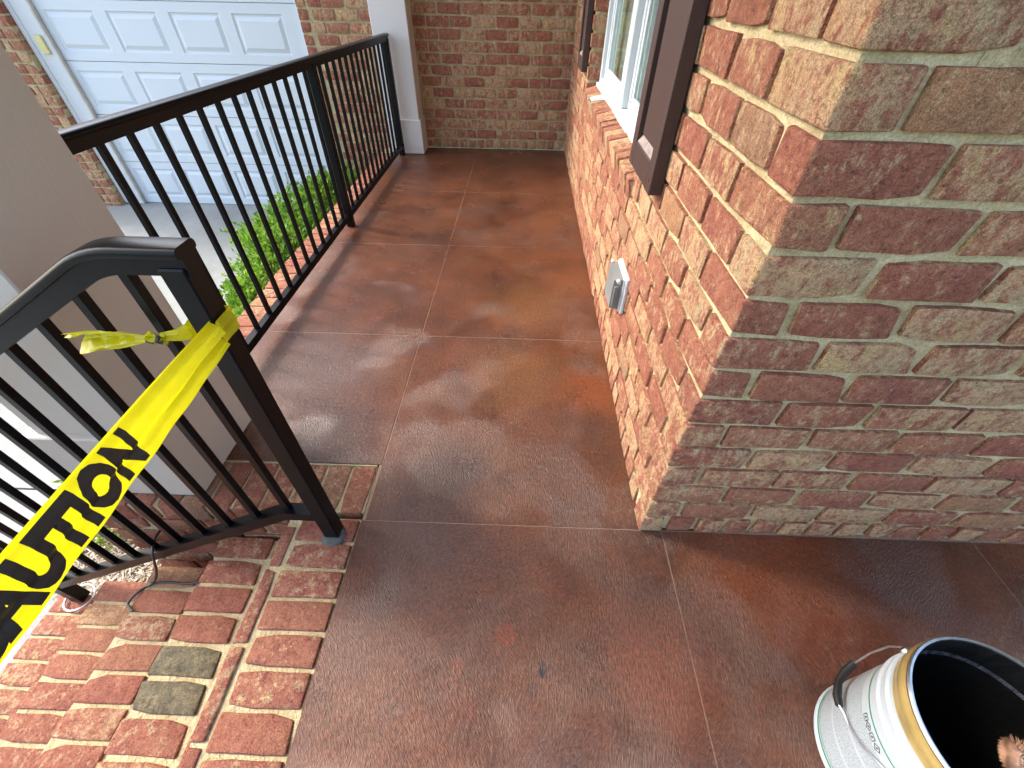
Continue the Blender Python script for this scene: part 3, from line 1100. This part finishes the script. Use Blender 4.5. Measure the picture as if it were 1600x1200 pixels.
m_.build('base_ring', M['steel'], sr, True)

# ================================================================ caution tape
W = .077
def tape_pt(s, v):
    """s = metres along the tape from the post towards the camera, v = -1..1 across (up)"""
    g = math.exp(-s / .16)                       # gathered at the post
    w = W / 2 * (1 - .30 * g)
    y = .602 - s
    x = -.543 + .105 * s
    z = .812 + .055 * s + v * w
    # pleats run along the tape from the knot and open out; taut further on
    k = .18 + .82 * math.exp(-s / .20)
    x += (.0085 * math.sin(v * 5.0 + .6) + .0045 * math.sin(v * 10.5 + 1.9)) * k
    x += .0016 * math.sin(s * 60 + v) * (1 - math.exp(-s / .15)) * (1 - v) * .5
    return Vector((x, y, z))
ct = MB()
NS, NV = 130, 14
SL = 1.35
vs = [tape_pt(SL * i / NS, -1 + 2 * j / NV) for i in range(NS + 1) for j in range(NV + 1)]
fs = [(i * (NV + 1) + j, (i + 1) * (NV + 1) + j, (i + 1) * (NV + 1) + j + 1, i * (NV + 1) + j + 1) for i in range(NS) for j in range(NV)]
ct.add(vs, fs)
# wrap round the post: right face, far side, left face
wrapx = [(-.543, .600), (-.5445, .62), (-.5435, .653), (-.555, .6555), (-.59, .6545), (-.5995, .652), (-.6005, .625), (-.6, .60), (-.612, .589), (-.64, .583)]
vs = []
for i, (wx, wy) in enumerate(wrapx):
    k = max(0, (i - 5) / 4)
    hw_ = W / 2 * .62 * (1 - .62 * k)
    for j in range(9):
        v = -1 + 2 * j / 8
        vs.append((wx + .0015 * math.sin(v * 7 + i * .6), wy + .0015 * math.cos(v * 6 + i), .812 + .001 * k + v * hw_))
fs = [(i * 9 + j, (i + 1) * 9 + j, (i + 1) * 9 + j + 1, i * 9 + j + 1) for i in range(len(wrapx) - 1) for j in range(8)]
ct.add(vs, fs)
# loose tail beyond the knot: flares and crumples
NT_, NW = 26, 12
vs = []
for i in range(NT_ + 1):
    a = i / NT_
    hw_ = .006 + .022 * a ** .7 - .004 * a ** 6
    for j in range(NW + 1):
        v = -1 + 2 * j / NW
        x = -.668 - .135 * a + .004 * math.sin(v * 7 + 2) * a ** 3
        zz = .806 + .005 * a + v * hw_ - .010 * a * a
        yy = .583 + .011 * math.sin(v * 3.3 + a * 2) * (.3 + a) + .006 * math.sin(v * 10 + a * 7) * a + .008 * noise.noise(Vector((x * 60, v * 3, 1))) * a
        if a > .9: x += .006 * noise.noise(Vector((v * 3, 7, 2))) * (a - .9) * 10
        vs.append((x, yy, zz))
fs = [(i * (NW + 1) + j, (i + 1) * (NW + 1) + j, (i + 1) * (NW + 1) + j + 1, i * (NW + 1) + j + 1) for i in range(NT_) for j in range(NW)]
ct.add(vs, fs)
tape = ct.build('caution_tape', M['tape'], None, True, (-.545, .4, .79))
tag(tape, 'yellow caution tape with black lettering tied to the stair railing post', 'caution tape')
# knot
m_ = MB()
m_.tube([(-.636 + .0 - .030 * k / 8, .582 + .010 * math.sin(k * 1.3), .809 + .009 * math.cos(k * 1.7)) for k in range(9)], [.004, .007, .008, .006, .008, .007, .006, .006, .004], 8)
m_.build('knot', M['tape'], tape, True)
m_ = MB()
for (a, b) in ((.0, .004), (.016, .021)):
    m_.tube([(-.640 - a, .578, .804), (-.642 - b, .574, .809), (-.641 - a, .578, .817)], .0042, 6)
m_.build('folded_print', M['print'], tape, True)

def lettering(text, s_start, up, height):
    cu = bpy.data.curves.new('t', 'FONT')
    cu.body = text; cu.size = 1.0; cu.offset = .058; cu.space_character = 1.04; cu.resolution_u = 4
    ob = bpy.data.objects.new('t', cu); C.objects.link(ob)
    dg = bpy.context.evaluated_depsgraph_get()
    me = bpy.data.meshes.new_from_object(ob.evaluated_get(dg))
    bpy.data.objects.remove(ob)
    bm = bmesh.new(); bm.from_mesh(me)
    ymax = max(v.co.y for v in bm.verts); ymin = min(v.co.y for v in bm.verts)
    xmin = min(v.co.x for v in bm.verts)
    bmesh.ops.triangulate(bm, faces=bm.faces)
    for _ in range(3):
        ed = [e for e in bm.edges if e.calc_length() > .10]
        if ed:
            bmesh.ops.subdivide_edges(bm, edges=ed, cuts=1)
            bmesh.ops.triangulate(bm, faces=bm.faces)
    asp = .052 / .74
    for v in bm.verts:
        u = (v.co.x - xmin) * height / (ymax - ymin) * .86
        w = (v.co.y - ymin) / (ymax - ymin) * 2 - 1
        s = s_start - u                       # reads away from the camera
        vv = w * .86 - .05
        p = tape_pt(s, vv)
        n = (tape_pt(s + .002, vv) - p).cross(tape_pt(s, vv + .05) - p).normalized()
        if n.x < 0: n = -n
        v.co = p + n * .0009
    out = bpy.data.meshes.new('lettering')
    bm.to_mesh(out); bm.free()
    out.materials.append(M['print'])
    out.transform(Matrix.Translation(-world_loc(tape)))
    o = link('lettering', out, tape, world_loc(tape))
    return u
L_END = lettering('CAUTION', .535, 1, .056)
lettering('CAUTION', .98, 1, .054)

# ================================================================ outlet box on the wall
ob_ = thing('outlet_box', (WX, 1.47, .41), 'grey weatherproof outlet box on the brick wall below the window', 'outlet')
m_ = MB(); m_.box(.392, .408, 1.40, 1.575, .335, .487, 0, .004); m_.build('cover_plate', M['plastic'], ob_)
m_ = MB()
m_.add([(.392, 1.415, .345), (.392, 1.56, .345), (.392, 1.56, .478), (.392, 1.415, .478), (.352, 1.425, .350), (.352, 1.55, .350), (.352, 1.55, .470), (.352, 1.425, .470)],
       [(0, 1, 5, 4), (1, 2, 6, 5), (2, 3, 7, 6), (3, 0, 4, 7), (4, 5, 6, 7)])
fl = m_.build('flap', M['darkgrey'], ob_)
m_ = MB(); m_.box(.386, .3925, 1.41, 1.567, .342, .482, 0, .002); m_.build('gasket', M['plastic'], ob_)
m_ = MB(); m_.tube([(.366, 1.418, .474), (.366, 1.400, .474)], .007, 10); m_.tube([(.366, 1.575, .474), (.366, 1.557, .474)], .007, 10); m_.build('hinge', M['plastic'], ob_)
m_ = MB(); m_.box(.356, .372, 1.411, 1.419, .365, .45, 0, .002); m_.build('latch', M['darkgrey'], ob_)

# white plastic piece on the sill
sp = MB()
def flat(mb, pts, z0, th, zf):
    n = len(pts)
    vs = [(x, y, zf(x) + z0) for x, y in pts] + [(x, y, zf(x) + z0 + th) for x, y in pts]
    fs = [tuple(reversed(range(n))), tuple(range(n, 2 * n))] + [(i, (i + 1) % n, n + (i + 1) % n, n + i) for i in range(n)]
    mb.add(vs, fs)
zs_ = lambda x: .7545 + (x - .383) * math.tan(R(12))
flat(sp, [(.384, 3.045), (.40, 3.020), (.455, 2.995), (.495, 2.965), (.505, 2.985), (.470, 3.035), (.495, 3.10), (.482, 3.115), (.455, 3.065), (.41, 3.075), (.388, 3.07)], 0, .013, zs_)
w_o = sp.build('plastic_scrap', M['putty'], None, False, (.43, 3.04, .76))
tag(w_o, 'small white forked plastic piece lying on the brick window sill', 'plastic piece')
m_ = MB(); flat(m_, [(.374, 3.045), (.383, 3.036), (.388, 3.045), (.388, 3.068), (.376, 3.066)], .001, .011, zs_); m_.build('dark_tip', M['darkgrey'], w_o)

# ================================================================ pail
BC = (.872, .126)
def label_mat():
    m, nt, b = nodes('pail_label')
    t = NT(nt)
    g = t.n('ShaderNodeTexCoord')
    sp_ = t.n('ShaderNodeSeparateXYZ'); t.l(g.outputs['Object'], sp_.inputs[0])
    x, y, z = sp_.outputs
    ang = t.math('MULTIPLY', t.math('ARCTAN2', y, x), .148)      # metres round the pail
    def rng_(v, a, b_): return t.math('MULTIPLY', t.math('GREATER_THAN', v, a), t.math('LESS_THAN', v, b_))
    cv = t.n('ShaderNodeCombineXYZ'); t.l(t.math('MULTIPLY', ang, 1), cv.inputs[0]); t.l(z, cv.inputs[1])
    # columns of fine print
    words = t.step(t.noise(t.scale(cv.outputs[0], (420, 700, 1)), 1, 2, .6), .46, .52)
    lines = t.math('GREATER_THAN', t.math('FRACT', t.math('MULTIPLY', z, 250)), .45)
    ink = t.math('MULTIPLY', words, lines)
    col1 = t.math('MULTIPLY', rng_(z, .030, .082), 1)
    col2 = t.math('MULTIPLY', rng_(z, .088, .140), 1)
    col3 = t.math('MULTIPLY', rng_(z, .150, .205), 1)
    blocks = t.math('ADD', col1, t.math('ADD', col2, col3), True)
    side = t.math('GREATER_THAN', t.math('COSINE', t.math('MULTIPLY', t.math('ADD', ang, .02), 17)), -.86)
    ink = t.math('MULTIPLY', t.math('MULTIPLY', ink, blocks), side)
    c = t.mix(t.math('MULTIPLY', ink, .7), (.40, .445, .47), (.03, .03, .03))
    t.l(c, b.inputs['Base Color'])
    b.inputs['Roughness'].default_value = .3
    b.inputs['Coat Weight'].default_value = .3
    return m
M['label'] = label_mat()
def lining_mat():
    m, nt, b = nodes('dried_black_stain_flecked')
    t = NT(nt); p = t.pos()
    fl = t.step(t.noise(p, 130, 5, .8), .66, .70)
    c = t.mix(t.math('MULTIPLY', fl, .5), (.005, .005, .005), (.10, .10, .09))
    t.l(c, b.inputs['Base Color'])
    rr = t.n('ShaderNodeMapRange'); t.l(t.noise(p, 30, 4), rr.inputs[0]); rr.inputs[3].default_value = .15; rr.inputs[4].default_value = .6
    t.l(rr.outputs[0], b.inputs['Roughness'])
    t.l(t.bump(t.noise(t.scale(p, (1, 1, .3)), 60, 5), .9, .006), b.inputs['Normal'])
    return m
M['tarry'] = lining_mat()
pail = thing('pail', (*BC, 0), 'open white metal pail with gold rim and black-stained inside, at the lower right', 'pail')
rb, rt, PH = .1435, .1515, .36
rad = lambda z: rb + (rt - rb) * z / PH
m_ = MB()
prof = [(.001, .004), (rb - .004, .003), (rb + .001, .001), (rb + .003, .004), (rb + .003, .009), (rb, .013)]
prof += [(rad(z), z) for z in (.03, .06, .1, .14, .18, .22, .25)]
for zc in (.262, .292):
    prof += [(rad(zc) + .0, zc - .006), (rad(zc) + .004, zc - .002), (rad(zc) + .004, zc + .002), (rad(zc), zc + .006)]
prof += [(rad(.312), .312)]
m_.lathe(prof, (*BC, 0), 72)
body = m_.build('body', M['label'], pail, True)
m_ = MB()
for zc, h_ in ((.020, .005), (.0285, .002), (.232, .003)):
    m_ = MB(); m_.lathe([(rad(zc) + .0006, zc - h_ / 2), (rad(zc + h_) + .0006, zc + h_ / 2)], (*BC, 0), 72)
    m_.build('green_stripe', M['green'], pail, True)
m_ = MB()
m_.lathe([(rad(.312) + .0008, .311), (rad(.325) + .0012, .325), (rad(.33) + .004, .330), (rad(.345) + .004, .346), (rt + .002, .353), (rt + .003, .357)], (*BC, 0), 72)
m_.build('gold_band', M['gold'], pail, True)
m_ = MB()
m_.lathe([(rt + .003, .3565), (rt + .0035, .360), (rt + .001, .364), (rt - .003, .363), (rt - .0045, .359)], (*BC, 0), 72)
m_.build('rim', M['steel'], pail, True)
m_ = MB()
m_.lathe([(rt - .0042, .3605), (rt - .006, .350), (rad(.30) - .005, .300), (rad(.295) - .010, .295), (rad(.285) - .010, .288), (rad(.28) - .005, .282), (rad(.15) - .005, .15), (rad(.02) - .006, .02), (.001, .016)], (*BC, 0), 72)
m_.build('lining', M['tarry'], pail, True)
# flap of dried film lying inside
# wire bail with a grip, hanging on the camera-left side
A0 = math.atan2(.62, -.30); A1 = math.atan2(-.62, -.55)
def pol(a, r, z): return (BC[0] + r * math.cos(a), BC[1] + r * math.sin(a), z)
e0, e1 = R(108), R(288)
bail = [(108, .290, .010), (109, .262, .020), (112, .21, .024), (117, .160, .022), (126, .147, .021), (136, .143, .021), (147, .146, .019), (154, .150, .016), (158, .152, .009), (168, .160, .007),
        (180, .181, .006), (195, .213, .006), (215, .245, .006), (250, .275, .007), (288, .290, .010)]
pts = [pol(R(a), rad(z) + o, z) for a, z, o in bail]
m_ = MB(); m_.tube(pts, .0022, 8); m_.build('bail', M['steel'], pail, True)
gp = [Vector(p) for p in pts[3:8]]
m_ = MB(); m_.tube(gp, [.0075, .0088, .0078, .0088, .0075], 12); m_.build('grip', M['grip'], pail, True)
for a in (e0, e1):
    m_ = MB(); m_.tube([pol(a, rad(.29) - .001, .290), pol(a, rad(.29) + .006, .290), pol(a, rad(.29) + .010, .290)], [.013, .012, .005], 12); m_.build('bail_ear', M['steel'], pail, True)
# pictograms and barcode as flat print just proud of the label
m_ = MB()
def arc_line(p, q, w=.0007, n=5):
    """thin printed line on the pail wall between (angle, z) points"""
    (a0, z0), (a1, z1) = p, q
    d = Vector(((a1 - a0) * rb, z1 - z0)); L_ = d.length; nrm = Vector((-d.y, d.x)) / L_ * w
    vs = []
    for k in range(n + 1):
        t_ = k / n
        for s_ in (-1, 1):
            a = a0 + (a1 - a0) * t_ + s_ * nrm.x / rb; z_ = z0 + (z1 - z0) * t_ + s_ * nrm.y
            vs.append(pol(a, rad(z_) + .0007, z_))
    m_.add(vs, [(2 * k, 2 * k + 1, 2 * k + 3, 2 * k + 2) for k in range(n)])
for k, a in enumerate((R(163), R(169), R(175.5), R(182))):
    s_ = .0058; da = s_ / rb; zc = .214
    if k % 2 == 0:
        cr = [(a - da, zc - s_), (a + da, zc - s_), (a + da, zc + s_), (a - da, zc + s_)]
    else:
        cr = [(a, zc - s_ * 1.3), (a + da * 1.3, zc), (a, zc + s_ * 1.3), (a - da * 1.3, zc)]
    for i in range(4): arc_line(cr[i], cr[(i + 1) % 4])
    arc_line((a - da * .4, zc - s_ * .3), (a + da * .4, zc + s_ * .4)); arc_line((a, zc - s_ * .5), (a, zc + s_ * .5))
a0 = R(196)
arc_line((a0, .035), (a0, .215), .0006, 8)
for k in range(16):
    w_ = .0006 if k % 3 else .0011
    arc_line((a0 + R(1.2) + R(.62) * k * .75, .044), (a0 + R(1.2) + R(.62) * k * .75, .078), w_, 2)
for k in range(20):
    t0, t1 = R(18) * k, R(18) * (k + 1)
    arc_line((a0 + R(6) + .10 * math.cos(t0) * .32, .112 + .014 * math.sin(t0)), (a0 + R(6) + .10 * math.cos(t1) * .32, .112 + .014 * math.sin(t1)), .0011, 1)
m_.build('printed_marks', M['print'], pail)

# paint roller standing in the pail
RC = Vector((.872, .105, 0))
pr_ = thing('paint_roller', (RC.x, RC.y, .32), 'fluffy peach paint roller resting on the rim of the open pail', 'paint roller')
m_ = MB()
ax = Vector((.86, -.42, .28)).normalized()
base_ = Vector((RC.x, RC.y, .335))
u1 = ax.cross(X).normalized(); u2 = ax.cross(u1)
rr2 = random.Random(5)
m_.tube([base_, base_ + ax * .29], .019, 20)
core = m_.build('core', M['darkgrey'], pr_, True)
m_ = MB()
for k in range(6500):
    a = rr2.uniform(0, 2 * math.pi); h_ = rr2.uniform(.0, .30)
    rad_ = .020
    d_ = u1 * math.cos(a) + u2 * math.sin(a)
    p = base_ + ax * h_ + d_ * rad_
    if k % 6 == 0:
        p = base_ + d_ * .021 * math.sqrt(rr2.random())
        tip = p - ax * rr2.uniform(.007, .012) + d_ * rr2.uniform(0, .006)
    elif h_ > .26 and rr2.random() < .5:
        p = base_ + ax * .291 + d_ * rr2.uniform(0, .02)
        tip = p + ax * .010 + d_ * .004
    else:
        tip = p + d_ * rr2.uniform(.007, .012) + Vector((rr2.uniform(-1, 1), rr2.uniform(-1, 1), rr2.uniform(-1, 1))) * .003
    sd_ = d_.cross(ax) * .0016
    m_.add([p - sd_, p + sd_, tip], [(0, 1, 2)])
nap = m_.build('nap', M['nap'], pr_); 
m_ = MB(); m_.tube([base_ + ax * .285, base_ + ax * .33, base_ + ax * .36 + Vector((.04, -.03, 0)), base_ + ax * .38 + Vector((.16, -.08, .02))], .004, 8); m_.build('frame_wire', M['steel'], pr_, True)

# ================================================================ cable
pts = []
ctrl = [(-1.28, .70, -.18), (-1.255, .648, -.15), (-1.235, .60, -.155), (-1.26, .575, -.25), (-1.33, .572, -.352), (-1.365, .54, -.3545), (-1.375, .50, -.3545), (-1.34, .475, -.3545),
        ]
def cat(P, n=8):
    P = [Vector(p) for p in P]; out = []
    for i in range(len(P) - 1):
        p0, p1, p2, p3 = P[max(i - 1, 0)], P[i], P[i + 1], P[min(i + 2, len(P) - 1)]
        for k in range(n):
            t = k / n
            out.append(.5 * ((2 * p1) + (-p0 + p2) * t + (2 * p0 - 5 * p1 + 4 * p2 - p3) * t * t + (-p0 + 3 * p1 - 3 * p2 + p3) * t ** 3))
    out.append(P[-1]); return out
m_ = MB(); m_.tube(cat(ctrl), .0042, 8)
cb = m_.build('cable', M['cable'], None, True, (-1.33, .55, -.35))
tag(cb, 'thin black cable looped over the bottom rail onto the brick steps', 'cable')
m_ = MB(); m_.tube(cat([(-1.335, .572, -.352), (-1.28, .577, -.352), (-1.20, .575, -.352), (-1.115, .588, -.345)]), .0042, 8); m_.build('cable_branch', M['cable'], cb, True)

# ================================================================ shrubs, weeds, straw
def leaf(mb, p, d, n, L, w):
    s_ = d.cross(n).normalized() * w
    a = p; b = p + d * L * .45 + s_ + n * .12 * L; c = p + d * L; e = p + d * L * .45 - s_ + n * .12 * L
    mid_ = p + d * L * .5 - n * .05 * L
    mb.add([a, b, c, e, mid_], [(0, 1, 4), (1, 2, 4), (2, 3, 4), (3, 0, 4)])
def shrub(x, y, r, h, nl, lab, seed):
    q = random.Random(seed)
    zb = dz(y) + .02
    t = thing('shrub', (x, y, zb), lab, 'shrub', 'low green shrubs along the porch')
    m_ = MB()
    tips = []
    for k in range(9):
        a = q.uniform(0, 6.28); e = q.uniform(.2, 1.2)
        tip = Vector((x + r * .75 * math.cos(a) * math.cos(e), y + r * .75 * math.sin(a) * math.cos(e), zb + h * .8 * (.35 + .6 * math.sin(e))))
        m_.tube([(x, y, zb - .01), (x * .4 + tip.x * .6, y * .4 + tip.y * .6, zb + (tip.z - zb) * .5), tip], [.008, .005, .002], 5)
    m_.build('stem', M['stem'], t)
    m_ = MB()
    clumps = []
    for k in range(34):
        a = q.uniform(0, 6.28); e = math.asin(q.uniform(-.05, 1)); rr_ = q.uniform(.72, 1.0)
        clumps.append((Vector((x + r * rr_ * math.cos(a) * math.cos(e), y + r * rr_ * math.sin(a) * math.cos(e), zb + .10 + (h - .10) * rr_ * math.sin(e))), q.uniform(.055, .10)))
    for k in range(nl):
        if q.random() < .8:
            c, cr = q.choice(clumps)
            p = c + Vector((q.gauss(0, 1), q.gauss(0, 1), q.gauss(0, .8))) * cr * .62
        else:
            a = q.uniform(0, 6.28); e = math.asin(q.uniform(0, 1)); rr_ = q.uniform(.3, .95)
            p = Vector((x + r * rr_ * math.cos(a) * math.cos(e), y + r * rr_ * math.sin(a) * math.cos(e), zb + .03 + h * rr_ * math.sin(e)))
        p.z = max(p.z, zb + .02)
        o = (p - Vector((x, y, zb + .05))).normalized()
        d = (o + Vector((q.uniform(-1, 1), q.uniform(-1, 1), q.uniform(-.5, 1.1))) * .9).normalized()
        n_ = (o + Vector((q.uniform(-1, 1), q.uniform(-1, 1), q.uniform(.2, 1.6)))).normalized()
        n_ = (n_ - d * n_.dot(d)).normalized()
        leaf(m_, p, d, n_, q.uniform(.030, .052), q.uniform(.009, .015))
    m_.build('crown', M['leaf'], t)
labs = ['lowest green shrub, nearest the white column, behind the porch railing', 'second green shrub counted from the near white column', 'third green shrub counted from the near white column, in the hedge row',
        'fourth green shrub from the near white column, beside the driveway', 'fifth green shrub from the near white column, in front of the garage', 'farthest green shrub, against the brick beside the garage door']
for k, (x, y, r, h, nl) in enumerate(((-1.79, 2.05, .24, .52, 2200), (-1.82, 2.45, .30, .58, 2800), (-1.92, 2.95, .42, .68, 4200), (-1.98, 3.45, .44, .70, 4400), (-1.98, 3.95, .42, .68, 4200), (-1.90, 4.42, .38, .66, 3600))):
    shrub(x, y, r, h, nl, labs[k], 11 + k)

def weed(x, y, r, h, nl, lab, seed):
    q = random.Random(seed)
    zb = -.868
    m_ = MB()
    for k in range(nl):
        a = q.uniform(0, 6.28); s_ = q.random() ** .6
        p = Vector((x + r * s_ * math.cos(a), y + r * s_ * math.sin(a), zb + q.uniform(0, h)))
        d = Vector((math.cos(a) * .6, math.sin(a) * .6, q.uniform(.2, 1))).normalized()
        n_ = Vector((-math.sin(a), math.cos(a), .8)); n_ = (n_ - d * n_.dot(d)).normalized()
        leaf(m_, p, d, n_, q.uniform(.025, .05), q.uniform(.006, .011))
    m_.tube([(x, y, zb - .01), (x, y, zb + h * .7)], [.004, .002], 5)
    o = m_.build('weed', M['weed'], None, False, (x, y, zb))
    tag(o, lab, 'weed', 'weeds by the walk')
weed(-2.57, 1.30, .035, .05, 45, 'tiny yellow-green weed in the concrete joint below the white column', 1)
weed(-2.08, 1.0, .10, .08, 160, 'low green weed tuft in the straw beside the brick pier', 2)

q = random.Random(9)
m_ = MB()
for k in range(9000):
    if q.random() < .45: x, y = q.uniform(-2.27, -1.45), q.uniform(.70, 1.28)
    elif q.random() < .25: x, y = q.uniform(-2.15, -1.30), q.uniform(.66, .74)
    else: x, y = q.uniform(-2.27, -1.48), q.uniform(1.25, 4.7)
    zb = dz(y) + .025 + q.uniform(0, .02)
    a = q.uniform(0, 6.28); L = q.uniform(.015, .045)
    d = Vector((math.cos(a), math.sin(a), q.uniform(-.15, .25))) * L
    s_ = Vector((-math.sin(a), math.cos(a), q.uniform(-.4, .4))) * q.uniform(.0012, .004)
    p = Vector((x, y, zb))
    m_.add([p - s_, p + s_, p + d + s_ * .6, p + d - s_ * .6], [(0, 1, 2, 3)])
o = m_.build('straw_mulch', M['straw'], None, False, (-1.9, 2, -.85))
o['kind'] = 'stuff'
